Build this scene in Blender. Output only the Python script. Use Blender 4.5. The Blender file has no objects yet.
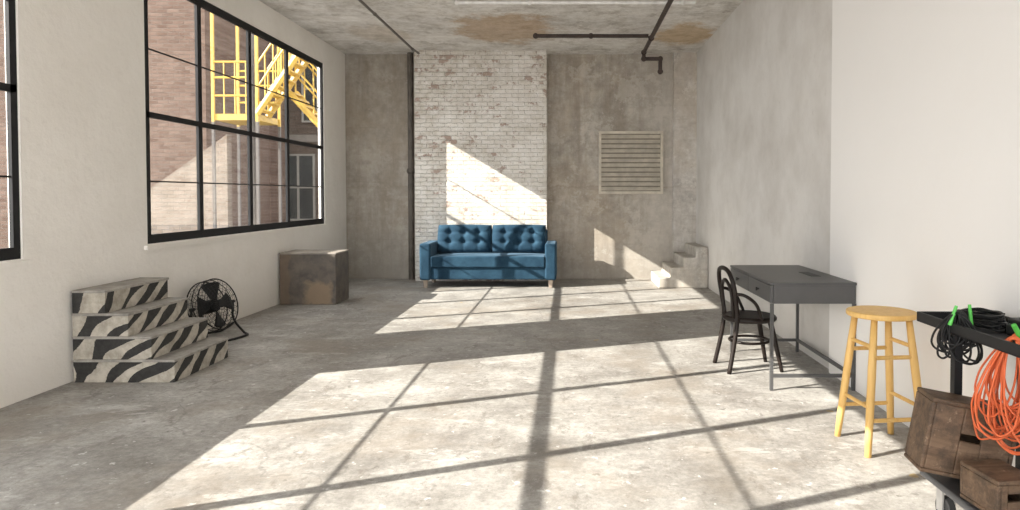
import bpy, bmesh, math, random
from mathutils import Vector, Matrix
random.seed(4)
scene = bpy.context.scene
COL = scene.collection
scene.view_settings.view_transform = 'Standard'

# ------------------------------------------------------------------ materials
class M:
    def __init__(s, name, rough=0.7, metallic=0.0, spec=0.5):
        s.m = bpy.data.materials.new(name); s.m.use_nodes = True
        s.t = s.m.node_tree; s.n = s.t.nodes; s.l = s.t.links
        s.b = s.n["Principled BSDF"]
        s.b.inputs["Roughness"].default_value = rough
        s.b.inputs["Metallic"].default_value = metallic
        s.b.inputs["Specular IOR Level"].default_value = spec
        s.tc = s.n.new("ShaderNodeTexCoord")
    def _set(s, sock, v):
        if isinstance(v, bpy.types.NodeSocket): s.l.new(v, sock)
        elif isinstance(v, tuple) and len(v) == 3 and sock.type == 'RGBA': sock.default_value = (*v, 1)
        else: sock.default_value = v
    def vec(s, scale=(1, 1, 1), rot=(0, 0, 0), loc=(0, 0, 0)):
        mp = s.n.new("ShaderNodeMapping")
        mp.inputs["Scale"].default_value = scale; mp.inputs["Rotation"].default_value = rot
        mp.inputs["Location"].default_value = loc
        s.l.new(s.tc.outputs["Object"], mp.inputs[0]); return mp.outputs[0]
    def noise(s, scale, detail=4, rough=0.55, vec=None, dist=0.0):
        x = s.n.new("ShaderNodeTexNoise"); x.inputs["Scale"].default_value = scale
        x.inputs["Detail"].default_value = detail; x.inputs["Roughness"].default_value = rough
        x.inputs["Distortion"].default_value = dist
        s.l.new(vec if vec is not None else s.tc.outputs["Object"], x.inputs["Vector"]); return x.outputs["Fac"]
    def ramp(s, fac, stops):
        r = s.n.new("ShaderNodeValToRGB"); e = r.color_ramp.elements
        while len(e) < len(stops): e.new(0.5)
        for i, (p, c) in enumerate(stops):
            e[i].position = p
            e[i].color = (c, c, c, 1) if not isinstance(c, tuple) else (*c, 1)
        s.l.new(fac, r.inputs[0]); return r.outputs[0]
    def mix(s, fac, a, b, mode='MIX'):
        x = s.n.new("ShaderNodeMix"); x.data_type = 'RGBA'; x.blend_type = mode
        s._set(x.inputs[0], fac); s._set(x.inputs[6], a); s._set(x.inputs[7], b); return x.outputs[2]
    def math(s, op, a, b=0.0, clamp=False):
        x = s.n.new("ShaderNodeMath"); x.operation = op; x.use_clamp = clamp
        s._set(x.inputs[0], a); s._set(x.inputs[1], b); return x.outputs[0]
    def sep(s):
        x = s.n.new("ShaderNodeSeparateXYZ"); s.l.new(s.tc.outputs["Object"], x.inputs[0]); return x.outputs
    def comb(s, a, b, c=0.0):
        x = s.n.new("ShaderNodeCombineXYZ")
        s._set(x.inputs[0], a); s._set(x.inputs[1], b); s._set(x.inputs[2], c); return x.outputs[0]
    def color(s, v): s._set(s.b.inputs["Base Color"], v); return s
    def roughs(s, v): s._set(s.b.inputs["Roughness"], v); return s
    def bump(s, h, strength=0.3, dist=0.02):
        x = s.n.new("ShaderNodeBump"); x.inputs["Strength"].default_value = strength
        x.inputs["Distance"].default_value = dist
        s.l.new(h, x.inputs["Height"]); s.l.new(x.outputs[0], s.b.inputs["Normal"]); return s

def simple(name, c, rough=0.5, metallic=0.0, var=0.12, scale=12, bump=0.0, spec=0.5):
    m = M(name, rough, metallic, spec)
    n = m.noise(scale, 5)
    d = tuple(x*(1-var) for x in c); e = tuple(min(1, x*(1+var)) for x in c)
    m.color(m.ramp(n, [(0.3, d), (0.7, e)]))
    if bump: m.bump(n, bump, 0.01)
    return m.m

# floor: worn bare concrete
f = M("worn_concrete_floor", 0.6, spec=0.3)
big = f.noise(0.6, 8, 0.68, dist=0.6)
mid = f.noise(2.2, 9, 0.76)
fine = f.noise(22, 8, 0.85)
c = f.ramp(big, [(0.39, (0.225, 0.21, 0.19)), (0.5, (0.32, 0.305, 0.28)), (0.62, (0.42, 0.405, 0.375))])
c = f.mix(0.45, c, f.ramp(mid, [(0.37, (0.165, 0.152, 0.137)), (0.5, (0.325, 0.31, 0.287)), (0.63, (0.54, 0.525, 0.49))]))
c = f.mix(0.5, c, f.ramp(fine, [(0.34, 0.18), (0.66, 0.77)]), 'OVERLAY')
scuff = f.ramp(f.noise(3, 9, 0.78, vec=f.vec(scale=(0.6, 1.4, 1), rot=(0, 0, 0.5), loc=(2, 9, 0))), [(0.56, 0.0), (0.61, 0.55)])
c = f.mix(scuff, c, (0.55, 0.54, 0.51))
scuff2 = f.ramp(f.noise(4, 9, 0.78, vec=f.vec(scale=(1.4, 0.6, 1), rot=(0, 0, 0.3), loc=(12, 1, 0))), [(0.56, 0.0), (0.61, 0.55)])
c = f.mix(scuff2, c, (0.17, 0.152, 0.132))
wspot = f.ramp(f.noise(12, 4, 0.6, vec=f.vec(loc=(5, 3, 0))), [(0.65, 0.0), (0.68, 0.65)])
c = f.mix(wspot, c, (0.66, 0.65, 0.63))
dk = f.ramp(f.noise(11, 6, 0.7, vec=f.vec(loc=(15, 8, 0))), [(0.61, 0.0), (0.67, 0.6)])
c = f.mix(dk, c, (0.12, 0.108, 0.094))
brn = f.ramp(f.noise(0.9, 6, 0.7, vec=f.vec(loc=(31, 4, 0))), [(0.5, 0.0), (0.62, 0.45)])
c = f.mix(brn, c, (0.265, 0.225, 0.18))
yel = f.ramp(f.noise(4.5, 2, 0.5, vec=f.vec(loc=(7, 21, 0))), [(0.74, 0.0), (0.75, 0.55)])
c = f.mix(yel, c, (0.52, 0.35, 0.10))
vo = f.n.new("ShaderNodeTexVoronoi"); vo.feature = 'DISTANCE_TO_EDGE'; vo.inputs["Scale"].default_value = 0.3
nv = f.n.new("ShaderNodeVectorMath"); nv.operation = 'ADD'
f.l.new(f.tc.outputs["Object"], nv.inputs[0])
nn = f.n.new("ShaderNodeTexNoise"); nn.inputs["Scale"].default_value = 1.3; nn.inputs["Detail"].default_value = 8
f.l.new(f.tc.outputs["Object"], nn.inputs["Vector"]); f.l.new(nn.outputs["Color"], nv.inputs[1]); f.l.new(nv.outputs[0], vo.inputs["Vector"])
c = f.mix(f.ramp(vo.outputs["Distance"], [(0.0, 0.4), (0.003, 0.0)]), c, (0.14, 0.13, 0.12))
f.color(c); f.bump(fine, 0.25, 0.01)
f.roughs(f.ramp(mid, [(0.3, 0.42), (0.7, 0.72)]))
MAT_FLOOR = f.m

def concrete(name, a, b, stain, streak=0.5, bottom=None, seed=0.0, light=None):
    m = M(name, 0.85, spec=0.2)
    n1 = m.noise(0.9, 8, 0.7, vec=m.vec(loc=(seed, seed, seed)), dist=0.4)
    n2 = m.noise(6, 8, 0.75)
    n3 = m.noise(1.5, 8, 0.7, vec=m.vec(scale=(2.6, 2.6, 0.3), loc=(seed, 0, 0)))
    n5 = m.noise(5, 6, 0.7, vec=m.vec(scale=(0.25, 0.25, 2.5), loc=(seed, 5, 2)))
    n4 = m.noise(2.4, 8, 0.75, vec=m.vec(loc=(9, 2, 4+seed)))
    n6 = m.noise(0.6, 8, 0.7, vec=m.vec(loc=(19, 2, 14+seed)))
    c = m.ramp(n1, [(0.37, a), (0.63, b)])
    c = m.mix(0.5, c, m.ramp(n2, [(0.32, 0.2), (0.68, 0.8)]), 'OVERLAY')
    c = m.mix(m.ramp(n6, [(0.47, 0.0), (0.59, 0.45)]), c, (0.44, 0.36, 0.27))
    c = m.mix(m.math('MULTIPLY', m.ramp(n3, [(0.47, 0.0), (0.62, 1.0)]), streak), c, stain)
    c = m.mix(m.ramp(n5, [(0.56, 0.0), (0.67, 0.35)]), c, stain)
    c = m.mix(m.ramp(n4, [(0.55, 0.0), (0.59, 0.4)]), c, tuple(min(.9, x*1.22) for x in b))
    s = m.sep()
    zz = m.math('ADD', s[2], m.math('MULTIPLY', n2, 0.25))
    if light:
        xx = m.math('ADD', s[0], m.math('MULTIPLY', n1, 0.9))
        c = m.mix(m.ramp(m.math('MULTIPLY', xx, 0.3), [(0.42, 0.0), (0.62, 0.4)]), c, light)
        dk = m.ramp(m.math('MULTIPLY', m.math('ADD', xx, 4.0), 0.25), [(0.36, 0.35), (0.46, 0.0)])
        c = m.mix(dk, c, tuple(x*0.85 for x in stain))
    if bottom is not None:
        line = m.ramp(m.math('ABSOLUTE', m.math('SUBTRACT', zz, 1.75)), [(0.0, 0.4), (0.03, 0.0)])
        c = m.mix(line, c, stain)
        lo = m.ramp(m.math('MULTIPLY', m.math('ADD', s[2], m.math('MULTIPLY', n1, 1.2)), 0.5), [(0.3, 0.5), (0.85, 0.0)])
        c = m.mix(lo, c, bottom)
    m.color(c); m.bump(n2, 0.4, 0.02)
    return m.m
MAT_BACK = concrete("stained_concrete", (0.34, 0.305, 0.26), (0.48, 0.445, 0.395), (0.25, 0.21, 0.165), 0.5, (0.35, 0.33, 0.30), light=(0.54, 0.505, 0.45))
MAT_PILAST = concrete("pale_concrete", (0.47, 0.44, 0.40), (0.60, 0.57, 0.525), (0.33, 0.295, 0.25), 0.45, (0.43, 0.41, 0.38), 3.0)
MAT_CSTEP = concrete("step_concrete", (0.42, 0.395, 0.36), (0.54, 0.515, 0.47), (0.30, 0.27, 0.23), 0.4, None, 7.0)

# ceiling
m = M("board_formed_ceiling", 0.9, spec=0.1)
n1 = m.noise(0.9, 9, 0.72); n2 = m.noise(6, 9, 0.8); n6 = m.noise(2.0, 9, 0.78, vec=m.vec(loc=(4, 4, 4)))
c = m.ramp(n1, [(0.37, (0.56, 0.535, 0.50)), (0.63, (0.79, 0.765, 0.725))])
c = m.mix(m.ramp(n6, [(0.54, 0.0), (0.57, 0.55)]), c, (0.46, 0.43, 0.39))
c = m.mix(0.6, c, m.ramp(n2, [(0.34, 0.17), (0.66, 0.84)]), 'OVERLAY')
w = m.n.new("ShaderNodeTexWave"); w.inputs["Scale"].default_value = 1.6; w.bands_direction = 'Y'
w.inputs["Distortion"].default_value = 0.15
m.l.new(m.tc.outputs["Object"], w.inputs["Vector"])
c = m.mix(m.ramp(w.outputs["Fac"], [(0.0, 0.2), (0.05, 0.0)]), c, (0.38, 0.36, 0.33))
s = m.sep()
def blob(m, s, cx, cy, rx, ry, nz):
    dx = m.math('DIVIDE', m.math('SUBTRACT', s[0], cx), rx); dy = m.math('DIVIDE', m.math('SUBTRACT', s[1], cy), ry)
    d = m.math('SQRT', m.math('ADD', m.math('MULTIPLY', dx, dx), m.math('MULTIPLY', dy, dy)))
    d = m.math('ADD', d, m.math('MULTIPLY', m.math('SUBTRACT', nz, 0.5), 2.0))
    return m.ramp(d, [(0.7, 1.0), (1.05, 0.0)])
nb = m.noise(2.6, 9, 0.75)
for (cx, cy, rx, ry, col, k) in [(-0.95, 10.2, 0.85, 1.0, (0.38, 0.27, 0.17), 0.75), (1.75, 10.6, 0.5, 0.8, (0.45, 0.33, 0.20), 0.8),
                                 (-2.9, 10.5, 0.5, 0.6, (0.46, 0.39, 0.31), 0.5)]:
    c = m.mix(m.math('MULTIPLY', blob(m, s, cx, cy, rx, ry, nb), k), c, m.mix(m.ramp(n2, [(0.4, 0.0), (0.6, 1.0)]), col, tuple(x*1.3 for x in col)))
m.color(c); m.bump(n2, 0.6, 0.03); MAT_CEIL = m.m

# painted plaster walls
def plaster(name, col, dirt, bump=0.25, mott=0.25):
    m = M(name, 0.75, spec=0.25)
    n1 = m.noise(1.1, 7, 0.65); n2 = m.noise(14, 7, 0.7)
    c = m.mix(m.ramp(n1, [(0.4, 0.0), (0.75, mott)]), col, dirt)
    c = m.mix(m.ramp(n2, [(0.6, 0.0), (0.8, mott)]), c, dirt)
    s = m.sep()
    z = m.math('ADD', s[2], m.math('MULTIPLY', n1, 0.6))
    c = m.mix(m.ramp(z, [(0.25, 0.4), (0.75, 0.0)]), c, dirt)
    m.color(c); m.bump(m.noise(3.5, 7, 0.65), bump, 0.05); return m.m
MAT_LEFT = plaster("white_painted_rough_wall", (0.89, 0.86, 0.81), (0.62, 0.575, 0.50), 0.4, 0.28)
MAT_RIGHT_NEAR = plaster("white_painted_drywall", (0.82, 0.80, 0.775), (0.70, 0.68, 0.65), 0.05, 0.12)
MAT_RIGHT = plaster("grey_skimmed_wall", (0.67, 0.65, 0.62), (0.46, 0.43, 0.39), 0.15, 0.75)

# brick
def brick(name, c1, c2, mortar, paint=None, amount=0.5, axis=0, scale=1.0):
    m = M(name, 0.85, spec=0.2)
    s = m.sep()
    h = s[0] if axis == 0 else s[1]
    zc = s[2]
    if paint:
        w1 = m.noise(9, 3, 0.6); w2 = m.noise(9, 3, 0.6, vec=m.vec(loc=(5, 5, 5)))
        h = m.math('ADD', h, m.math('MULTIPLY', w1, 0.07)); zc = m.math('ADD', zc, m.math('MULTIPLY', w2, 0.045))
    b = m.n.new("ShaderNodeTexBrick")
    b.inputs["Scale"].default_value = 1.0
    b.inputs["Brick Width"].default_value = 0.21*scale; b.inputs["Row Height"].default_value = 0.072*scale
    b.inputs["Mortar Size"].default_value = 0.007*scale; b.inputs["Mortar Smooth"].default_value = 0.8
    b.inputs["Bias"].default_value = 0.0
    b.inputs["Color1"].default_value = (*c1, 1); b.inputs["Color2"].default_value = (*c2, 1); b.inputs["Mortar"].default_value = (*mortar, 1)
    m.l.new(m.comb(h, zc), b.inputs["Vector"])
    c = b.outputs["Color"]
    n2 = m.noise(14, 8, 0.75)
    if paint:
        b2 = m.n.new("ShaderNodeTexBrick")
        for k in ("Scale", "Brick Width", "Row Height", "Mortar Size"): b2.inputs[k].default_value = b.inputs[k].default_value
        b2.inputs["Color1"].default_value = (0, 0, 0, 1); b2.inputs["Color2"].default_value = (1, 1, 1, 1); b2.inputs["Mortar"].default_value = (0.3, 0.3, 0.3, 1)
        m.l.new(m.comb(h, zc), b2.inputs["Vector"])
        big = m.noise(1.6, 6, 0.65); med = m.noise(5, 6, 0.7, vec=m.vec(scale=(0.7, 1, 1.6), loc=(3, 0, 8)))
        k = m.math('ADD', m.math('MULTIPLY', b2.outputs["Color"], 0.15), m.math('MULTIPLY', big, 0.35))
        k = m.math('ADD', k, m.math('MULTIPLY', med, 0.5))
        k = m.math('ADD', k, m.math('MULTIPLY', n2, 0.55))
        mask = m.ramp(k, [(amount, 1.0), (amount+0.04, 0.0)])
        pc = m.mix(m.ramp(b.outputs["Fac"], [(0.2, 0.0), (1.0, 0.35)]), paint, tuple(x*0.58 for x in paint))
        pc = m.mix(m.ramp(big, [(0.38, 0.6), (0.6, 0.0)]), pc, (0.51, 0.465, 0.40))
        pc = m.mix(m.math('MULTIPLY', b2.outputs["Color"], 0.35), pc, (0.60, 0.565, 0.50))
        pc = m.mix(0.55, pc, m.ramp(m.noise(6, 9, 0.8), [(0.34, 0.2), (0.66, 0.78)]), 'OVERLAY')
        c = m.mix(mask, pc, m.mix(0.2, b.outputs["Color"], paint))
    else:
        c = m.mix(0.35, c, m.ramp(m.noise(3, 6, 0.7), [(0.3, 0.3), (0.7, 0.7)]), 'OVERLAY')
    m.color(c)
    inv = m.math('SUBTRACT', 1.0, b.outputs["Fac"])
    m.bump(m.math('ADD', inv, m.math('MULTIPLY', n2, 1.0)), 0.8, 0.016)
    return m.m
MAT_PIER = brick("whitewashed_brick", (0.30, 0.19, 0.14), (0.41, 0.30, 0.23), (0.37, 0.33, 0.28), (0.79, 0.755, 0.70), 0.655)
MAT_EXTBRICK = brick("outside_brick", (0.085, 0.052, 0.039), (0.128, 0.086, 0.068), (0.13, 0.11, 0.094), scale=1.15)
MAT_EXTBRICK2 = brick("outside_dark_brick", (0.06, 0.042, 0.033), (0.085, 0.062, 0.05), (0.09, 0.077, 0.067), scale=1.15)
MAT_EXTBRICK3 = brick("outside_sunlit_brick", (0.15, 0.118, 0.095), (0.195, 0.158, 0.13), (0.20, 0.18, 0.155), scale=1.15)  # paler copy of the brick, sunlight put into the colour
MAT_EXTPALE = simple("pale_render", (0.15, 0.132, 0.116), 0.8, var=0.2, scale=3)

# misc
MAT_BLACKFRAME = simple("black_painted_steel", (0.010, 0.010, 0.011), 0.6, spec=0.3)
MAT_BLACK = simple("dark_brown_lacquer", (0.014, 0.009, 0.007), 0.45, spec=0.25)
MAT_BLACKM = simple("black_powder_coat", (0.014, 0.014, 0.015), 0.5, spec=0.35)
MAT_GREYDESK = simple("dark_grey_laminate", (0.075, 0.074, 0.074), 0.42, var=0.06)
MAT_STEEL = simple("brushed_steel", (0.5, 0.5, 0.5), 0.35, 0.9)
MAT_DARKPIPE = simple("dark_iron_pipe", (0.05, 0.035, 0.03), 0.6, 0.3, 0.3)
MAT_GREYPIPE = simple("dusty_grey_pipe", (0.13, 0.115, 0.10), 0.7, 0.1, 0.3)
MAT_DOWNPIPE = simple("weathered_iron_pipe", (0.10, 0.085, 0.07), 0.7, 0.1, 0.4, 4)
MAT_CONDUIT = simple("galvanised_conduit", (0.78, 0.77, 0.75), 0.5, 0.2)
MAT_YELLOW = simple("yellow_painted_steel", (0.46, 0.30, 0.05), 0.5)
MAT_DARKPOST = simple("grey_painted_steel", (0.07, 0.06, 0.055), 0.6)
MAT_GREEN = simple("green_plastic", (0.10, 0.50, 0.08), 0.4)
MAT_ORANGE = simple("orange_rubber_cable", (0.68, 0.135, 0.04), 0.5)
MAT_CABLE = simple("black_rubber_cable", (0.013, 0.013, 0.013), 0.5, spec=0.3)
MAT_VENT = simple("beige_painted_louver", (0.53, 0.48, 0.395), 0.65, var=0.2, scale=6)
MAT_DARKGLASS = simple("dark_window_glass", (0.025, 0.03, 0.033), 0.15)
MAT_OFFWHITE = simple("offwhite_paint", (0.20, 0.19, 0.17), 0.6)
MAT_GROUND = simple("asphalt_yard", (0.22, 0.21, 0.20), 0.9)
MAT_LEGWOOD = simple("bleached_wood", (0.36, 0.29, 0.23), 0.5)

def wood(name, a, b, dark, scale=(1, 12, 12), rough=0.5, dirt=0.0, patch=()):
    m = M(name, rough)
    n = m.noise(3.0, 6, 0.6, vec=m.vec(scale=scale), dist=1.0)
    c = m.ramp(n, [(0.3, a), (0.7, b)])
    if dirt:
        d = m.noise(5, 7, 0.7)
        c = m.mix(m.ramp(d, [(0.45, 0.0), (0.65, dirt)]), c, dark)
    if patch:
        s = m.sep()
        for (cx, cz, rx, rz, pc, k0) in patch:
            dx = m.math('DIVIDE', m.math('SUBTRACT', s[0], cx), rx); dz = m.math('DIVIDE', m.math('SUBTRACT', s[2], cz), rz)
            dd = m.math('MAXIMUM', m.math('ABSOLUTE', dx), m.math('ABSOLUTE', dz))
            dd = m.math('ADD', dd, m.math('MULTIPLY', m.math('SUBTRACT', m.noise(7, 6, 0.7), 0.5), 1.2))
            k = m.ramp(dd, [(0.7, k0), (1.1, 0.0)])
            c = m.mix(k, c, pc)
    m.color(c); m.bump(n, 0.1, 0.005); return m.m
MAT_PINE = wood("honey_pine", (0.64, 0.38, 0.11), (0.76, 0.50, 0.18), (0.4, 0.25, 0.1), scale=(10, 10, 1))
m = M("aged_scuffed_plywood", 0.6, spec=0.3)
n = m.noise(3, 6, 0.6, vec=m.vec(scale=(1.5, 10, 10)), dist=1.0); d = m.noise(9, 8, 0.78)
c = m.ramp(n, [(0.3, (0.105, 0.065, 0.04)), (0.7, (0.20, 0.13, 0.083))])
c = m.mix(m.ramp(d, [(0.45, 0.0), (0.6, 0.75)]), c, (0.055, 0.04, 0.03))
c = m.mix(m.ramp(m.noise(16, 8, 0.8, vec=m.vec(loc=(3, 3, 3))), [(0.60, 0.0), (0.66, 0.7)]), c, (0.32, 0.23, 0.155))
m.color(c); m.bump(d, 0.2, 0.005); MAT_APPLE = m.m
MAT_PLINTH = wood("scuffed_dark_plywood", (0.10, 0.083, 0.068), (0.155, 0.128, 0.103), (0.062, 0.056, 0.052), scale=(1.5, 1.5, 1.5), dirt=0.85, rough=0.6,
                  patch=((-0.36, 0.35, 0.12, 0.6, (0.18, 0.125, 0.083), 0.6), (0.14, 0.14, 0.20, 0.18, (0.27, 0.195, 0.125), 0.8)))
MAT_PLINTHTOP = wood("scuffed_grey_top", (0.25, 0.22, 0.19), (0.36, 0.325, 0.28), (0.14, 0.125, 0.115), dirt=0.7, rough=0.6)
MAT_TREAD = wood("worn_tread", (0.30, 0.28, 0.25), (0.43, 0.405, 0.365), (0.18, 0.167, 0.15), scale=(3, 3, 3), dirt=0.8, rough=0.7)

# velvet
m = M("blue_velvet", 0.8, spec=0.15)
n1 = m.noise(4, 6, 0.65); n2 = m.noise(60, 3)
c = m.ramp(n1, [(0.35, (0.008, 0.030, 0.056)), (0.65, (0.021, 0.060, 0.098))])
c = m.mix(0.2, c, m.ramp(n2, [(0.3, 0.3), (0.7, 0.7)]), 'OVERLAY')
m.color(c); m.bump(n2, 0.1, 0.004)
m.b.inputs["Sheen Weight"].default_value = 0.3; m.b.inputs["Sheen Tint"].default_value = (0.35, 0.52, 0.68, 1)
MAT_VELVET = m.m

# zebra: bold hand-brushed slanted strokes
m = M("zebra_painted_plywood", 0.65, spec=0.3)
s = m.sep(); nz = m.noise(3.0, 0); big = m.noise(5.0, 0, vec=m.vec(loc=(3, 1, 7))); wr = m.noise(22, 6, 0.75)
slope = m.noise(1.6, 0, vec=m.vec(loc=(8, 4, 1)))
zf = m.math('FRACT', m.math('DIVIDE', s[2], 0.1825)); st = m.math('FLOOR', m.math('DIVIDE', s[2], 0.1825))
u = m.math('ADD', m.math('MULTIPLY', s[1], 3.9), m.math('MULTIPLY', s[0], 3.4))
u = m.math('ADD', u, m.math('MULTIPLY', m.math('SUBTRACT', zf, 0.5), m.math('MULTIPLY', m.math('SUBTRACT', slope, 0.85), 2.2)))
u = m.math('ADD', u, m.math('MULTIPLY', st, 1.37))
u = m.math('ADD', u, m.math('MULTIPLY', nz, 0.5))
fr = m.math('FRACT', u)
wd = m.math('ADD', 0.0, m.math('MULTIPLY', big, 0.46))
wd = m.math('ADD', wd, m.math('MULTIPLY', m.math('SUBTRACT', wr, 0.5), 0.13))
wd = m.math('ADD', wd, m.math('MULTIPLY', m.math('SUBTRACT', zf, 0.5), 0.14))
blk = m.math('LESS_THAN', m.math('ABSOLUTE', m.math('SUBTRACT', fr, 0.5)), wd)
cream = m.ramp(m.noise(7, 8, 0.75), [(0.36, (0.30, 0.27, 0.22)), (0.6, (0.52, 0.48, 0.41))])
m.color(m.mix(blk, cream, m.ramp(wr, [(0.3, (0.022, 0.021, 0.02)), (0.7, (0.05, 0.048, 0.045))]))); MAT_ZEBRA = m.m

# glass
m = bpy.data.materials.new("window_glass"); m.use_nodes = True; t = m.node_tree; t.nodes.clear()
o = t.nodes.new("ShaderNodeOutputMaterial"); mx = t.nodes.new("ShaderNodeMixShader")
tr = t.nodes.new("ShaderNodeBsdfTransparent"); gl = t.nodes.new("ShaderNodeBsdfGlossy"); gl.inputs["Roughness"].default_value = 0.02
tr.inputs[0].default_value = (0.97, 0.975, 0.97, 1); gl.inputs[0].default_value = (0.9, 0.9, 0.9, 1)
mx.inputs[0].default_value = 0.09
t.links.new(tr.outputs[0], mx.inputs[1]); t.links.new(gl.outputs[0], mx.inputs[2]); t.links.new(mx.outputs[0], o.inputs[0])
MAT_GLASS = m

# ------------------------------------------------------------------ mesh helpers
def box(bm, x0, x1, y0, y1, z0, z1, mat=None):
    v = [bm.verts.new(p) for p in [(x0,y0,z0),(x1,y0,z0),(x1,y1,z0),(x0,y1,z0),(x0,y0,z1),(x1,y0,z1),(x1,y1,z1),(x0,y1,z1)]]
    fs = [bm.faces.new([v[i] for i in q]) for q in [(3,2,1,0),(4,5,6,7),(0,1,5,4),(1,2,6,5),(2,3,7,6),(3,0,4,7)]]
    if mat is not None:
        for q in v: q.co = mat @ q.co
    return fs
def prism(bm, prof, y0, y1):
    A = [bm.verts.new((x, y0, z)) for x, z in prof]; B = [bm.verts.new((x, y1, z)) for x, z in prof]
    bm.faces.new(A); bm.faces.new(B[::-1]); n = len(prof)
    for i in range(n): j = (i+1) % n; bm.faces.new([A[i], A[j], B[j], B[i]])
def cyl(bm, p0, p1, r0, r1=None, seg=16):
    r1 = r0 if r1 is None else r1
    p0 = Vector(p0); p1 = Vector(p1); d = (p1-p0).normalized()
    a = d.orthogonal().normalized(); b = d.cross(a)
    A = []; B = []
    for i in range(seg):
        t = 2*math.pi*i/seg; o = a*math.cos(t)+b*math.sin(t)
        A.append(bm.verts.new(p0+o*r0)); B.append(bm.verts.new(p1+o*r1))
    for i in range(seg):
        j = (i+1) % seg; bm.faces.new([A[i], A[j], B[j], B[i]])
    bm.faces.new(A[::-1]); bm.faces.new(B)
def tube(bm, pts, r, seg=8, closed=False):
    pts = [Vector(p) for p in pts]; n = len(pts)
    rs = r if isinstance(r, (list, tuple)) else [r]*n
    rings = []; a = None
    for i, p in enumerate(pts):
        if closed: d = pts[(i+1) % n]-pts[i-1]
        else: d = pts[min(i+1, n-1)]-pts[max(i-1, 0)]
        d.normalize()
        if a is None: a = d.orthogonal().normalized()
        else:
            a = a-d*a.dot(d)
            a = a.normalized() if a.length > 1e-6 else d.orthogonal().normalized()
        b = d.cross(a)
        rings.append([bm.verts.new(p+(a*math.cos(2*math.pi*k/seg)+b*math.sin(2*math.pi*k/seg))*rs[i]) for k in range(seg)])
    for i in range(n if closed else n-1):
        A = rings[i]; B = rings[(i+1) % n]
        for k in range(seg):
            bm.faces.new([A[k], A[(k+1) % seg], B[(k+1) % seg], B[k]])
    if not closed:
        bm.faces.new(rings[0][::-1]); bm.faces.new(rings[-1])
def spline(pts, n=8):
    P = [Vector(p) for p in pts]; P = [2*P[0]-P[1]]+P+[2*P[-1]-P[-2]]; out = []
    for i in range(1, len(P)-2):
        for k in range(n):
            t = k/n; a, b, c, d = P[i-1], P[i], P[i+1], P[i+2]
            out.append(0.5*((2*b)+(c-a)*t+(2*a-5*b+4*c-d)*t*t+(3*b-a-3*c+d)*t**3))
    out.append(P[-2]); return out
def obj(name, bm, mat, parent=None, loc=(0,0,0), rot=(0,0,0), smooth=False, bevel=0.0, bseg=2, label=None):
    bmesh.ops.recalc_face_normals(bm, faces=bm.faces)
    me = bpy.data.meshes.new(name); bm.to_mesh(me); bm.free()
    if smooth:
        for p in me.polygons: p.use_smooth = True
    me.materials.append(mat)
    o = bpy.data.objects.new(name, me); COL.objects.link(o)
    o.location = loc; o.rotation_euler = rot
    if parent: o.parent = parent
    if bevel:
        md = o.modifiers.new("bevel", 'BEVEL'); md.width = bevel; md.segments = bseg; md.limit_method = 'ANGLE'
    if label: o["label"] = label
    return o
def root(name, label, cat, loc=(0,0,0), rot=(0,0,0)):
    e = bpy.data.objects.new(name, None); e.empty_display_size = 0.1; COL.objects.link(e)
    e.location = loc; e.rotation_euler = rot; e["label"] = label; e["category"] = cat; return e
def struct(name, bm, mat, label):
    o = obj(name, bm, mat); o["kind"] = "structure"; o["label"] = label; o["category"] = name.split("_")[0]; return o
N = bmesh.new

# ------------------------------------------------------------------ room shell
XL, XR, YB, ZC, Y0 = -3.95, 2.20, 12.0, 3.95, -2.0
b = N(); box(b, XL-0.1, XR+0.15, Y0, YB+0.2, -0.15, 0.0); struct("floor", b, MAT_FLOOR, "worn patchy bare concrete floor")
b = N(); box(b, XL-0.1, XR+0.15, Y0, YB+0.2, ZC, ZC+0.15); struct("ceiling", b, MAT_CEIL, "board-formed concrete ceiling with brown water stains")
WZ0, WZ1 = 1.02, 3.59
W1 = (6.35, 10.96); W2 = (0.1, 4.90)
b = N()
box(b, XL-0.1, XL, Y0, YB, 0, WZ0); box(b, XL-0.1, XL, Y0, YB, WZ1, ZC)
for a, c in [(Y0, W2[0]), (W2[1], W1[0]), (W1[1], YB)]: box(b, XL-0.1, XL, a, c, WZ0, WZ1)
box(b, XL, XL+0.03, W2[0]-0.05, W2[1]+0.05, WZ0-0.05, WZ0-0.01)
box(b, XL, XL+0.03, W1[0]-0.05, W1[1]+0.05, WZ0-0.05, WZ0-0.01)
struct("wall_left", b, MAT_LEFT, "rough white painted wall with tall factory windows")
b = N(); box(b, XL-0.1, XR+0.15, YB, YB+0.2, 0, ZC); struct("wall_back", b, MAT_BACK, "stained bare concrete end wall")
b = N(); box(b, -2.66, -0.40, 11.66, YB, 0, ZC); struct("wall_pier", b, MAT_PIER, "whitewashed flaking brick pier")
b = N(); box(b, 1.80, XR, 11.85, YB, 0, ZC); struct("wall_pilaster", b, MAT_PILAST, "pale concrete pilaster")
b = N(); box(b, XR, XR+0.15, 5.64, YB, 0, ZC); struct("wall_right", b, MAT_RIGHT, "grey skim-coated wall")
b = N(); box(b, XR-0.04, XR+0.15, Y0, 5.64, 0, ZC); struct("wall_near", b, MAT_RIGHT_NEAR, "smooth white painted partition wall")

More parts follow.
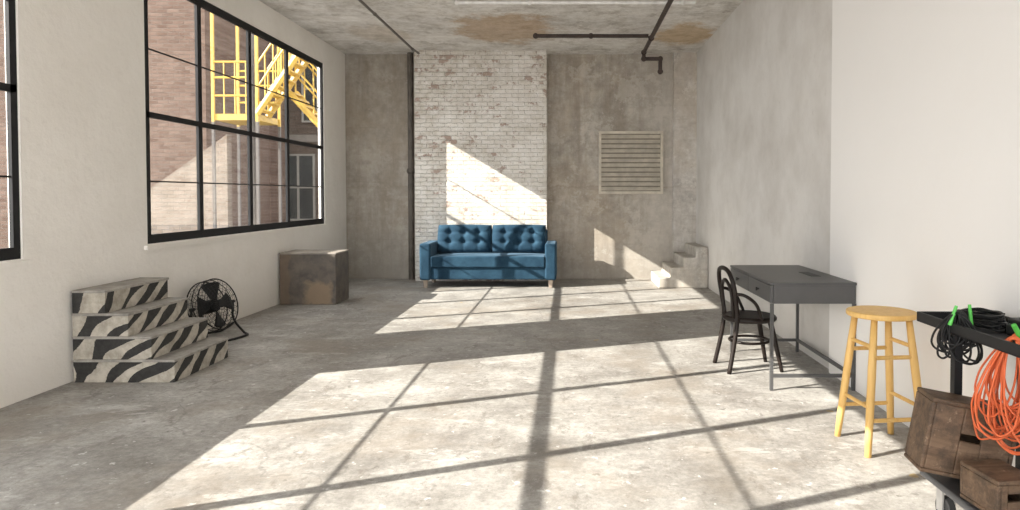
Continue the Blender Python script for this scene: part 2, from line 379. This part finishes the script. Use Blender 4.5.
def window(name, ys):
    x = XL-0.03; b = N()
    y0, y1 = ys[0], ys[-1]; fw = 0.085; d = 0.014
    box(b, x-d, x+d, y0, y1, WZ0, WZ0+fw); box(b, x-d, x+d, y0, y1, WZ1-fw, WZ1)
    box(b, x-d, x+d, y0, y0+fw, WZ0+fw, WZ1-fw); box(b, x-d, x+d, y1-0.06, y1, WZ0+fw, WZ1-fw)
    for y in ys[1:-1]: box(b, x-d-.001, x+d+.001, y-0.038, y+0.038, WZ0+fw, WZ1-fw)
    box(b, x-d, x+d, y0, y1, 2.212, 2.266)
    for z in (1.61, 2.86): box(b, x-0.005, x+0.005, y0, y1, z-0.007, z+0.007)
    o = struct(name, b, MAT_BLACKFRAME, "black steel multi-pane factory window")
    g = N(); box(g, x-0.003, x+0.003, y0+0.02, y1-0.02, WZ0+0.02, WZ1-0.02)
    obj("glass_pane", g, MAT_GLASS, o)
window("window_1", [6.35, 7.32, 8.47, 9.59, 10.96])
window("window_2", [0.1, 1.15, 2.27, 3.53, 4.90])

# ------------------------------------------------------------------ outside
b = N(); box(b, -60, 25, -40, 60, -4.2, -4.0); g = struct("ground", b, MAT_GROUND, "asphalt yard outside")
def building(name, label, x0, x1, y0, y1, z1, mat, wins, frame=MAT_OFFWHITE, bands=()):
    r = root(name, label, "building", (0, 0, 0))
    b = N(); box(b, x0, x1, y0, y1, -4, z1); obj("facade", b, mat, r)
    for z0_, z1_ in bands:
        b = N(); box(b, x0, x1+.03, y0-.05, y0, z0_, z1_); obj("stone_band", b, MAT_EXTPALE, r)
    for (wx0, wx1, wz0, wz1) in wins:
        b = N(); t = 0.05
        box(b, wx0-t, wx1+t, y0-0.06, y0, wz0-t, wz0); box(b, wx0-t, wx1+t, y0-0.06, y0, wz1, wz1+t)
        box(b, wx0-t, wx0, y0-0.06, y0, wz0, wz1); box(b, wx1, wx1+t, y0-0.06, y0, wz0, wz1)
        mx_ = (wx0+wx1)/2; mz = (wz0+wz1)/2
        box(b, mx_-.03, mx_+.03, y0-0.05, y0, wz0, wz1); box(b, wx0, wx1, y0-0.05, y0, mz-.03, mz+.03)
        w = obj("window", b, frame, r)
        b = N(); box(b, wx0, wx1, y0-0.02, y0-0.004, wz0, wz1); obj("glass", b, MAT_DARKGLASS, w)
building("brick_building", "red-brown brick factory building outside the windows", -18, -8.0, 15, 19.4, 13, MAT_EXTBRICK, [])
building("dark_brick_building", "dark brown brick building with sash windows and stone bands", -10.5, -4.6, 19.5, 26, 11, MAT_EXTBRICK2,
         [(-9.6, -8.6, 0.8, 2.6), (-8.2, -7.35, 0.8, 2.6), (-6.95, -6.2, 0.8, 2.6), (-9.6, -8.8, 4.2, 6.0), (-7.6, -6.8, 3.6, 5.4)], bands=((3.0, 3.2),))
# added pale brick wedge, stands in for a sunlit diagonal area outside
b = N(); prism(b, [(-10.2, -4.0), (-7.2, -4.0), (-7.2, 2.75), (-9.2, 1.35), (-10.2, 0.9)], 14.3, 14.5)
rw = obj("sunlit_area_wall", b, MAT_EXTBRICK3); rw["label"] = "added sloping pale brick wall standing in for a sunlit area by the brick building"; rw["category"] = "wall"

# yellow fire stair
r = root("fire_escape_stairs", "yellow painted steel outdoor stairs with railings", "stairs", (-6.9, 13.2, -4.0))
for x in (0, 0.85, 2.1):
    for y in (0, 1.0):
        b = N(); box(b, x-.025, x+.025, y-.025, y+.025, 0, 6.9 if x < 1 else 8.2); obj("post", b, MAT_DARKPOST, r)
        b = N(); box(b, x-.025, x+.025, y-.025, y+.025, 6.9 if x < 1 else 8.2, 11.0); obj("post", b, MAT_YELLOW, r)
def landing(x0, x1, z):
    b = N(); box(b, x0, x1, 0, 1.0, z-.12, z); obj("landing", b, MAT_YELLOW, r)
    for y in (0, 1.0):
        b = N()
        for h in (0.35, 0.7, 1.0): tube(b, [(x0, y, z+h), (x1, y, z+h)], 0.02, 6)
        n = max(2, int((x1-x0)/.2))
        for i in range(n+1): x = x0+(x1-x0)*i/n; tube(b, [(x, y, z), (x, y, z+1.0)], 0.013, 6)
        obj("railing", b, MAT_YELLOW, r)
landing(0, 0.85, 7.05); landing(1.75, 2.5, 8.4); landing(0.0, 0.85, 9.7)
def flight(xa, za, xb, zb, ya, yb, n=9):
    b = N()
    for y in (ya, yb):
        tube(b, [(xa, y, za), (xb, y, zb)], 0.065, 6)
        for h in (0.5, 0.95): tube(b, [(xa, y, za+h), (xb, y, zb+h)], 0.02, 6)
        for i in range(7):
            t = i/6; x = xa+(xb-xa)*t; z = za+(zb-za)*t; tube(b, [(x, y, z), (x, y, z+0.95)], 0.014, 6)
    for i in range(n):
        t = (i+.5)/n; x = xa+(xb-xa)*t; z = za+(zb-za)*t; box(b, x-.09, x+.09, ya, yb, z-.015, z+.015)
    obj("stair_flight", b, MAT_YELLOW, r)
flight(0.85, 7.05, 1.8, 8.4, 0, 0.48); flight(1.8, 8.4, 0.85, 9.7, 0.52, 1.0); flight(2.3, 6.4, 1.2, 7.6, 0.52, 1.0)
# pole added behind a mullion to cast a vertical shadow on the back wall
op = root("shadow_pole", "slim dark steel pole added outside the window to cast a shadow", "pole", (-4.55, 9.78, -4.0))
b = N(); cyl(b, (0, 0, 0), (0, 0, 8.5), 0.036, seg=14); obj("shaft", b, MAT_DARKPOST, op)
b = N(); cyl(b, (0, 0, 0), (0, 0, 0.05), 0.12, seg=20); obj("base_plate", b, MAT_DARKPOST, op)

# ------------------------------------------------------------------ sofa
S = root("sofa", "blue velvet tufted sofa against the brick pier", "sofa", (-1.31, 11.20, 0))
b = N(); box(b, -0.93, 0.93, -0.38, 0.34, 0.13, 0.33); obj("seat_base", b, MAT_VELVET, S, bevel=0.02, smooth=False)
for sx in (-1, 1):
    b = N(); x0, x1 = sorted((sx*0.91, sx*1.09)); box(b, x0, x1, -0.41, 0.36, 0.12, 0.71)
    obj("armrest", b, MAT_VELVET, S, bevel=0.035, bseg=4)
b = N(); box(b, -0.93, 0.93, 0.28, 0.41, 0.13, 0.90); obj("backrest", b, MAT_VELVET, S, bevel=0.03, bseg=3)
def pillow(w, h, T, nx, nz, crease=None):
    b = N(); F = {}; K = {}
    for i in range(nx+1):
        for j in range(nz+1):
            u = 2*i/nx-1; v = 2*j/nz-1
            e = max(0, (1-abs(u)**6)*(1-abs(v)**6))**0.4
            d = crease(u, v) if crease else 0
            x = u*w/2*(1-0.03*v*v); z = v*h/2*(1-0.04*u*u)
            F[i, j] = b.verts.new((x, -T/2*e*(1-d), z))
            K[i, j] = F[i, j] if i in (0, nx) or j in (0, nz) else b.verts.new((x, T/2*e, z))
    for i in range(nx):
        for j in range(nz):
            b.faces.new([F[i,j], F[i+1,j], F[i+1,j+1], F[i,j+1]])
            q = [K[i,j], K[i,j+1], K[i+1,j+1], K[i+1,j]]
            b.faces.new(q)
    return b
BU = [-0.52, 0.0, 0.52]; BV = [-0.25, 0.4]
def tuft(u, v):
    d = 0
    for bu in BU:
        for bv in BV: d += 0.42*math.exp(-(((u-bu)/0.12)**2+((v-bv)/0.22)**2))
        d += 0.06*math.exp(-((u-bu)/0.05)**2)
    for bv in BV: d += 0.08*math.exp(-((v-bv)/0.10)**2)
    return min(d, 0.95)
for sx in (-0.455, 0.455):
    c = obj("back_cushion", pillow(0.92, 0.49, 0.28, 60, 32, tuft), MAT_VELVET, S, (sx, 0.20, 0.745), (math.radians(-12), 0, 0), smooth=True)
    for bu in BU:
        for bv in BV:
            k = N(); bmesh.ops.create_uvsphere(k, u_segments=10, v_segments=6, radius=0.013)
            obj("button", k, MAT_VELVET, c, (bu*0.46, -0.068, bv*0.245), smooth=True)
b = N(); box(b, -0.905, 0.905, -0.42, 0.16, 0.33, 0.50)
bmesh.ops.subdivide_edges(b, edges=b.edges, cuts=9, use_grid_fill=True)
for v in b.verts:
    if v.co.z > 0.495: v.co.z += 0.025*(1-(v.co.x/0.92)**4)*(1-((v.co.y+.13)/0.3)**4)
obj("seat_cushion", b, MAT_VELVET, S, bevel=0.03, bseg=3)
for x in (-1.0, 1.0):
    for y in (-0.35, 0.30):
        b = N(); box(b, x-.035, x+.035, y-.035, y+.035, 0, 0.125)
        for v in b.verts:
            if v.co.z < 0.01: v.co.x = x+(v.co.x-x)*.75; v.co.y = y+(v.co.y-y)*.75
        obj("leg", b, MAT_LEGWOOD, S, bevel=0.004)

# ------------------------------------------------------------------ plinth box
P = root("plywood_plinth", "large scuffed dark plywood box with a worn tan corner", "box", (-3.53, 9.42, 0))
b = N(); box(b, -0.39, 0.37, -0.27, 0.27, 0.0, 0.68); obj("body", b, MAT_PLINTH, P, bevel=0.008)
b = N(); box(b, -0.395, 0.375, -0.275, 0.275, 0.68, 0.70); obj("top_panel", b, MAT_PLINTHTOP, P, bevel=0.004)

# ------------------------------------------------------------------ zebra steps
Z = root("wooden_steps", "worn cream wooden block steps painted with black zebra stripes", "steps", (-3.93, 5.33, 0))
hs = 0.1825; xe = [0.81, 0.63, 0.45, 0.27]
for i in range(4):
    b = N(); box(b, 0.01, xe[i], 0, 0.84, i*hs, (i+1)*hs-0.02); obj("riser_block", b, MAT_ZEBRA, Z, bevel=0.004)
    b = N(); box(b, 0.01, xe[i]+0.008, -0.008, 0.848, (i+1)*hs-0.02, (i+1)*hs); obj("tread", b, MAT_TREAD, Z, bevel=0.004)

# ------------------------------------------------------------------ fan
FN = root("floor_fan", "black metal floor fan with round wire cage", "fan", (-3.70, 7.02, 0), (0, 0, math.radians(76)))
R = 0.265; cz = 0.335
H = bpy.data.objects.new("fan_head", None); COL.objects.link(H); H.parent = FN; H.location = (0, 0, cz); H.rotation_euler = (math.radians(-16), 0, 0)
b = N()
def ring(b, rad, y, r, n=40): tube(b, [(rad*math.cos(2*math.pi*i/n), y, rad*math.sin(2*math.pi*i/n)) for i in range(n)], r, 6, True)
for y in (-0.07, 0.07): ring(b, R, y, 0.007)
ring(b, R+.003, 0, 0.004)
for k in range(1, 8):
    rr = R*k/8; yy = 0.07+0.035*(1-(rr/R)**2)
    ring(b, rr, -yy, 0.0018); ring(b, rr, yy, 0.0018)
for i in range(24):
    a = 2*math.pi*i/24
    pr = [(rr*math.cos(a), -(0.07+0.035*(1-(rr/R)**2)), rr*math.sin(a)) for rr in (0.05, 0.1, 0.15, 0.2, R)]
    tube(b, pr+[(R*math.cos(a), 0.07, R*math.sin(a))]+[(p[0], -p[1], p[2]) for p in pr[::-1]][1:], 0.002, 5)
obj("cage", b, MAT_BLACKM, H, smooth=True)
b = N(); cyl(b, (0, -0.11, 0), (0, -0.1, 0), 0.045, seg=24); obj("badge", b, MAT_BLACKM, H)
b = N(); cyl(b, (0, -0.03, 0), (0, 0.1, 0), 0.07, seg=24); obj("motor", b, MAT_BLACKM, H)
for i in range(4):
    b = N(); a0 = i*math.pi/2; g = []
    for j in range(7):
        rr = 0.05+0.19*j/6; row = []
        for k in range(5):
            t = (k/4-0.5)*(0.75+0.2*j/6); row.append(b.verts.new((rr*math.cos(a0+t), -0.03+0.05*t, rr*math.sin(a0+t))))
        g.append(row)
    for j in range(6):
        for k in range(4): b.faces.new([g[j][k], g[j+1][k], g[j+1][k+1], g[j][k+1]])
    o = obj("blade", b, MAT_BLACKM, H, smooth=True); sm = o.modifiers.new("solid", 'SOLIDIFY'); sm.thickness = 0.003
b = N()
tube(b, spline([(-0.285, 0, cz), (-0.29, 0.0, 0.15), (-0.27, -0.14, 0.02), (-0.15, -0.28, 0.014), (0.15, -0.28, 0.014), (0.27, -0.14, 0.02), (0.29, 0, 0.15), (0.285, 0, cz)], 6), 0.012, 8)
tube(b, spline([(-0.28, 0, 0.10), (-0.26, 0.12, 0.02), (-0.15, 0.18, 0.014), (0.15, 0.18, 0.014), (0.26, 0.12, 0.02), (0.28, 0, 0.10)], 6), 0.012, 8)
for x in (-1, 1): cyl(b, (x*0.255, 0, cz), (x*0.30, 0, cz), 0.018)
obj("stand", b, MAT_BLACKM, FN, smooth=True)

# ------------------------------------------------------------------ desk
D = root("desk", "dark grey writing desk with two drawers and thin metal legs", "desk", (1.835, 5.75, 0))
hx, hy = 0.325, 0.65
b = N(); box(b, -hx, hx, -hy, hy, 0.80, 0.82); obj("desk_top", b, MAT_GREYDESK, D, bevel=0.003)
b = N(); box(b, -hx+.025, hx-.005, -hy+.006, hy-.006, 0.66, 0.80); obj("case", b, MAT_GREYDESK, D, bevel=0.003)
for y0, y1 in ((-hy+.01, -0.005), (0.005, hy-.01)):
    b = N(); box(b, -hx+.002, -hx+.024, y0, y1, 0.665, 0.796); d = obj("drawer", b, MAT_GREYDESK, D, bevel=0.003)
    b = N(); ym = (y0+y1)/2; cyl(b, (-hx+.003, ym, 0.73), (-hx-.014, ym, 0.73), 0.006); cyl(b, (-hx-.012, ym, 0.73), (-hx-.022, ym, 0.73), 0.014)
    obj("knob", b, MAT_BLACKM, d)
for x in (-hx+.015, hx-.015):
    for y in (-hy+.015, hy-.015):
        b = N(); box(b, x-.012, x+.012, y-.012, y+.012, 0, 0.66); obj("leg", b, MAT_GREYDESK, D)
for y in (-hy+.015, hy-.015):
    b = N(); box(b, -hx+.027, hx-.027, y-.01, y+.01, 0.10, 0.125); obj("crossbar", b, MAT_GREYDESK, D)
b = N(); box(b, hx-.025, hx-.005, -hy+.027, hy-.027, 0.10, 0.125); obj("crossbar", b, MAT_GREYDESK, D)
b = N(); box(b, 0.12, 0.20, -0.25, 0.05, 0.8205, 0.823); obj("cable_slot", b, MAT_BLACKM, D)

# ------------------------------------------------------------------ bentwood chair (faces +Y locally)
C = root("dining_chair", "dark brown bentwood cafe chair pulled up to the desk", "chair", (1.535, 5.80, 0), (0, 0, math.radians(-84)))
b = N(); cyl(b, (0, 0, 0.43), (0, 0, 0.456), 0.20, seg=40); obj("seat", b, MAT_BLACK, C, bevel=0.005)
b = N(); tube(b, [(0.205*math.cos(t*math.pi/20), 0.205*math.sin(t*math.pi/20), 0.436) for t in range(40)], 0.024, 10, True); obj("seat_ring", b, MAT_BLACK, C, smooth=True)
b = N(); tube(b, [(0.165*math.cos(t*math.pi/18), 0.165*math.sin(t*math.pi/18), 0.24) for t in range(36)], 0.012, 8, True); obj("stretcher_ring", b, MAT_BLACK, C, smooth=True)
b = N(); tube(b, spline([(-0.19, -0.24, 0), (-0.17, -0.19, 0.25), (-0.165, -0.165, 0.45), (-0.18, -0.185, 0.62), (-0.18, -0.205, 0.74), (-0.12, -0.225, 0.835), (0, -0.23, 0.86),
   (0.12, -0.225, 0.835), (0.18, -0.205, 0.74), (0.18, -0.185, 0.62), (0.165, -0.165, 0.45), (0.17, -0.19, 0.25), (0.19, -0.24, 0)], 7), 0.019, 10)
obj("back_hoop", b, MAT_BLACK, C, smooth=True)
b = N(); tube(b, spline([(-0.11, -0.175, 0.45), (-0.12, -0.19, 0.58), (-0.10, -0.205, 0.70), (0, -0.215, 0.76), (0.10, -0.205, 0.70), (0.12, -0.19, 0.58), (0.11, -0.175, 0.45)], 7), 0.015, 8)
obj("inner_hoop", b, MAT_BLACK, C, smooth=True)
for sx in (-1, 1):
    b = N(); tube(b, spline([(sx*0.13, 0.13, 0.43), (sx*0.155, 0.175, 0.22), (sx*0.175, 0.22, 0.0)], 8), [0.024-0.0005*i for i in range(17)], 10)
    obj("leg", b, MAT_BLACK, C, smooth=True)
    b = N(); tube(b, spline([(sx*0.18, -0.195, 0.66), (sx*0.215, -0.12, 0.65), (sx*0.228, -0.03, 0.58), (sx*0.215, 0.03, 0.45)], 7), 0.014, 8)
    obj("side_brace", b, MAT_BLACK, C, smooth=True)

# ------------------------------------------------------------------ stool
T = root("bar_stool", "natural pine wooden bar stool with round seat", "stool", (1.835, 3.99, 0), (0, 0, math.radians(6)))
b = N(); cyl(b, (0, 0, 0.768), (0, 0, 0.80), 0.195, seg=48); obj("seat", b, MAT_PINE, T, bevel=0.010, bseg=3)
tops = [(-.105, -.105), (.105, -.105), (.105, .105), (-.105, .105)]
def lp(i, z):
    k = z/0.77; x, y = tops[i]; return (x*(1.65-0.65*k), y*(1.65-0.65*k), z)
for i in range(4):
    b = N(); tube(b, [lp(i, 0), lp(i, .2), lp(i, .5), lp(i, .77)], [0.018, 0.022, 0.023, 0.018], 14); obj("leg", b, MAT_PINE, T, smooth=True)
for i in range(4):
    j = (i+1) % 4
    for z in ((0.20, 0.55) if i % 2 == 0 else (0.27, 0.61)):
        b = N(); cyl(b, lp(i, z), lp(j, z), 0.012, seg=12); obj("rung", b, MAT_PINE, T, smooth=False)

# ------------------------------------------------------------------ utility cart
K = root("utility_cart", "black metal equipment cart with wheels against the wall", "cart", (1.85, 2.85, 0))
b = N()
x0, x1, y0, y1 = 1.76-1.85, 2.13-1.85, 2.3-2.85, 3.44-2.85
box(b, x0, x1, y0, y1, 0.84, 0.85)
box(b, x0, x0+.015, y0, y1, 0.84, 0.89); box(b, x1-.015, x1, y0, y1, 0.84, 0.89)
box(b, x0, x1, y0, y0+.015, 0.84, 0.89); box(b, x0, x1, y1-.015, y1, 0.84, 0.89)
obj("tray", b, MAT_BLACKM, K, bevel=0.004)
b = N(); box(b, 1.64-1.85, 2.13-1.85, 2.3-2.85, 3.16-2.85, 0.17, 0.205)
obj("lower_shelf", b, simple("grey_steel_deck", (0.07, 0.07, 0.073), 0.5, 0.3), K, bevel=0.005)
for x in (1.79, 2.10):
    for y in (2.35, 3.13):
        b = N(); box(b, x-1.85-.018, x-1.85+.018, y-2.85-.018, y-2.85+.018, 0.205, 0.84); obj("post", b, MAT_BLACKM, K)
for x in (1.70, 2.06):
    for y in (2.42, 3.04):
        b = N(); X, Y = x-1.85, y-2.85
        cyl(b, (X-.018, Y, 0.06), (X+.018, Y, 0.06), 0.06, seg=24); w = obj("wheel", b, MAT_CABLE, K, bevel=0.006)
        b = N(); box(b, X-.03, X-.022, Y-.025, Y+.025, 0.05, 0.17); box(b, X+.022, X+.03, Y-.025, Y+.025, 0.05, 0.17); box(b, X-.03, X+.03, Y-.03, Y+.03, 0.155, 0.17)
        obj("caster_fork", b, MAT_STEEL, K)

def apple_box(name, label, w, d, h, loc, rot):
    r = root(name, label, "box", loc, rot)
    t = 0.018
    b = N()
    box(b, -w/2, w/2, -d/2, d/2, 0, t); box(b, -w/2, w/2, -d/2, d/2, h-t, h)
    box(b, -w/2, w/2, d/2-t, d/2, t, h-t); box(b, -w/2, -w/2+t, -d/2, d/2-t, t, h-t); box(b, w/2-t, w/2, -d/2, d/2-t, t, h-t)
    sw, sh = 0.09, 0.032; zc = h*0.55
    box(b, -w/2+t, -sw/2, -d/2, -d/2+t, t, h-t); box(b, sw/2, w/2-t, -d/2, -d/2+t, t, h-t)
    box(b, -sw/2, sw/2, -d/2, -d/2+t, t, zc-sh/2); box(b, -sw/2, sw/2, -d/2, -d/2+t, zc+sh/2, h-t)
    obj("body", b, MAT_APPLE, r, bevel=0.006, bseg=3)
    return r
apple_box("wooden_crate", "dark aged plywood box tilted on the cart shelf", 0.37, 0.18, 0.33, (1.715, 3.01, 0.242), (0, math.radians(10), math.radians(-6)))
apple_box("wooden_crate", "small dark plywood box with hand hole on the cart shelf", 0.18, 0.22, 0.155, (1.745, 2.74, 0.207), (0, 0, math.radians(6)))

bx = root("equipment_case", "black flat equipment case lying in the cart tray", "case", (2.03, 2.75, 0.851))
b = N(); box(b, -.07, .07, -.30, .30, 0, 0.05); obj("body", b, MAT_BLACKM, bx, bevel=0.01)
b = N(); box(b, -.065, .065, -.295, .295, 0.052, 0.08); obj("lid", b, MAT_BLACKM, bx, bevel=0.01)

def coil(name, label, mat, c, wx, hz, loops, rad, dirx=Vector((0.35, 0.94, 0)), seed=1, thick=0.09):
    rn = random.Random(seed); pts = []
    u = dirx.normalized(); nrm = u.cross(Vector((0, 0, 1)))
    for l in range(loops):
        w = wx*rn.uniform(0.45, 1.15); h = hz*rn.uniform(0.6, 1.05); off = rn.uniform(-1, 1)*0.3*wx; dd = (l/loops-.5)*thick; tilt = rn.uniform(-.25, .25)
        for k in range(14):
            a = 2*math.pi*(k+rn.uniform(-.25, .25))/14 + math.pi/2
            narrow = 0.4+0.6*(1-math.sin(a))/2
            zz = h/2*math.sin(a)-h/2
            pts.append(u*(w/2*math.cos(a)*narrow+off*(1-math.sin(a))/2+tilt*zz*.5)+nrm*(dd+rn.uniform(-.008, .008))+Vector((0, 0, zz)))
    r = root(name, label, "cable", c)
    b = N(); tube(b, spline(pts, 4), rad, 7); obj("cord", b, mat, r, smooth=True)
    return r
oc = coil("extension_cord", "coiled orange extension cord hanging from the cart", MAT_ORANGE, (1.83, 2.78, 0.90), 0.27, 0.47, 26, 0.0043, seed=5, dirx=Vector((0.75, -0.66, 0)), thick=0.12)
b = N(); cyl(b, (0.03, 0, -0.02), (-0.02, -0.02, 0.05), 0.012, 0.010); cyl(b, (0.0, -.02, -0.03), (0.06, -0.03, 0.02), 0.011, 0.011); obj("plug", b, MAT_GREEN, oc)
bc = coil("cable_bundle", "coiled black cable with green ends over the tray edge", MAT_CABLE, (1.80, 3.14, 0.94), 0.17, 0.23, 20, 0.005, seed=7, dirx=Vector((0.8, -0.6, 0)))
for (dx, dz) in ((-0.05, 0.03), (0.05, 0.035)):
    b = N(); cyl(b, (dx, -.02, -0.06), (dx*0.6+0.01, -.02, dz), 0.009, 0.007); obj("connector", b, MAT_GREEN, bc)
# loose cable heap lying in the tray
rn = random.Random(12); pts = []
for l in range(12):
    rx = rn.uniform(.05, .085); ry = rn.uniform(.08, .13); ox = rn.uniform(-.02, .02); oy = rn.uniform(-.03, .03)
    for k in range(12):
        a = 2*math.pi*k/12; pts.append((ox+rx*math.cos(a), oy+ry*math.sin(a), 0.006+0.0055*l+rn.uniform(0, .012)))
cb = root("loose_cable", "heap of tangled black cable lying in the cart tray", "cable", (1.98, 3.22, 0.852))
b = N(); tube(b, spline(pts, 4), 0.005, 7); obj("cord", b, MAT_CABLE, cb, smooth=True)

# ------------------------------------------------------------------ back wall fittings
V = root("wall_vent", "beige painted metal louvered vent on the concrete wall", "vent", (1.07, YB, 2.05))
b = N(); w, h = 1.13/2, 1.10/2
box(b, -w, w, -.05, 0, -h, -h+.045); box(b, -w, w, -.05, 0, h-.045, h); box(b, -w, -w+.045, -.05, 0, -h+.045, h-.045); box(b, w-.045, w, -.05, 0, -h+.045, h-.045)
obj("vent_frame", b, MAT_VENT, V)
b = N()
for i in range(12):
    z = -h+.09+i*(2*h-.17)/11.2
    box(b, -w+.045, w-.045, -0.003, 0.003, -.036, .036, Matrix.Translation((0, -.03, z)) @ Matrix.Rotation(math.radians(-35), 4, 'X'))
obj("louver_slats", b, MAT_VENT, V)
b = N(); box(b, -w+.045, w-.045, -.004, -.001, -h+.045, h-.045); obj("back_panel", b, simple("dusty_vent_interior", (0.28, 0.25, 0.20), 0.8), V)

b = N(); prof = [(-0.4, 0.0)]
for i in range(4): prof += [(-0.4+i*0.2, (i+1)*0.163), (-0.4+(i+1)*0.2 if i < 3 else 0.395, (i+1)*0.163)]
prof += [(0.395, 0.0)]
prism(b, prof, -.54, .54)
cs = obj("concrete_steps", b, MAT_CSTEP, None, (1.8, 11.30, 0), bevel=0.02); cs["label"] = "small flight of raw weathered concrete steps in the corner"; cs["category"] = "steps"

def pipe(name, label, pts, r, mat, fit=()):
    rt = root(name, label, "pipe", pts[0]); o = Vector(pts[0])
    b = N()
    for a, c in zip(pts[:-1], pts[1:]): cyl(b, Vector(a)-o, Vector(c)-o, r)
    obj("pipe_run", b, mat, rt, smooth=False)
    for q in fit:
        b = N(); bmesh.ops.create_icosphere(b, subdivisions=2, radius=r*1.5, matrix=Matrix.Translation(Vector(q)-o))
        obj("fitting", b, mat, rt, smooth=True)
pipe("downpipe", "weathered dark iron vertical pipe beside the brick pier", [(-2.78, 11.90, 0), (-2.78, 11.90, 3.95)], 0.05, MAT_DOWNPIPE, [(-2.78, 11.90, 1.9)])
pipe("ceiling_pipe", "dark iron sprinkler pipe under the concrete ceiling", [(-0.49, 9.77, 3.75), (1.12, 9.77, 3.75)], 0.028, MAT_DARKPIPE, [(-0.49, 9.77, 3.75), (0.3, 9.77, 3.75)])
pipe("ceiling_pipe", "dark iron sprinkler pipe with drop under the ceiling", [(1.16, 2.0, 3.72), (1.16, 10.75, 3.72), (1.16, 10.75, 3.62), (1.42, 10.75, 3.62), (1.42, 10.75, 3.42)], 0.03, MAT_DARKPIPE,
     [(1.16, 9.77, 3.72), (1.16, 10.75, 3.72), (1.16, 10.75, 3.62), (1.42, 10.75, 3.62), (1.42, 10.75, 3.42)])
pipe("ceiling_pipe", "dark thin sprinkler pipe along the ceiling near windows", [(-2.45, 2.0, 3.75), (-2.45, 10.65, 3.75), (-2.35, 10.65, 3.68)], 0.017, MAT_GREYPIPE, [(-2.45, 10.65, 3.75), (-2.45, 8.6, 3.75)])
pipe("ceiling_conduit", "pale galvanised conduit across the ceiling", [(-1.4, 8.48, 3.86), (1.55, 8.48, 3.86)], 0.022, MAT_CONDUIT, [(-1.4, 8.48, 3.86), (-0.5, 8.48, 3.86), (1.4, 8.48, 3.86)])

# ------------------------------------------------------------------ light
sun = bpy.data.lights.new("sun", 'SUN'); sun.energy = 18.0; sun.angle = math.radians(0.3); sun.color = (1.0, 0.94, 0.86)
so = bpy.data.objects.new("sun", sun); COL.objects.link(so)
so.rotation_euler = Vector((1, 0.41, -0.59)).to_track_quat('-Z', 'Y').to_euler()
w = bpy.data.worlds.new("sky"); scene.world = w; w.use_nodes = True
bg = w.node_tree.nodes["Background"]; bg.inputs[0].default_value = (0.97, 0.975, 0.99, 1); bg.inputs[1].default_value = 4.3

# ------------------------------------------------------------------ camera
cam = bpy.data.cameras.new("camera"); cam.lens = 24; cam.sensor_width = 36
co = bpy.data.objects.new("camera", cam); COL.objects.link(co); scene.camera = co
p = math.radians(1.5)
co.location = (0, 0, 1.48); co.rotation_euler = (math.pi/2-p, 0, 0)
cam.shift_x = -60/1020; cam.shift_y = -(60-680*math.tan(p))/1020
cam.clip_start = 0.05
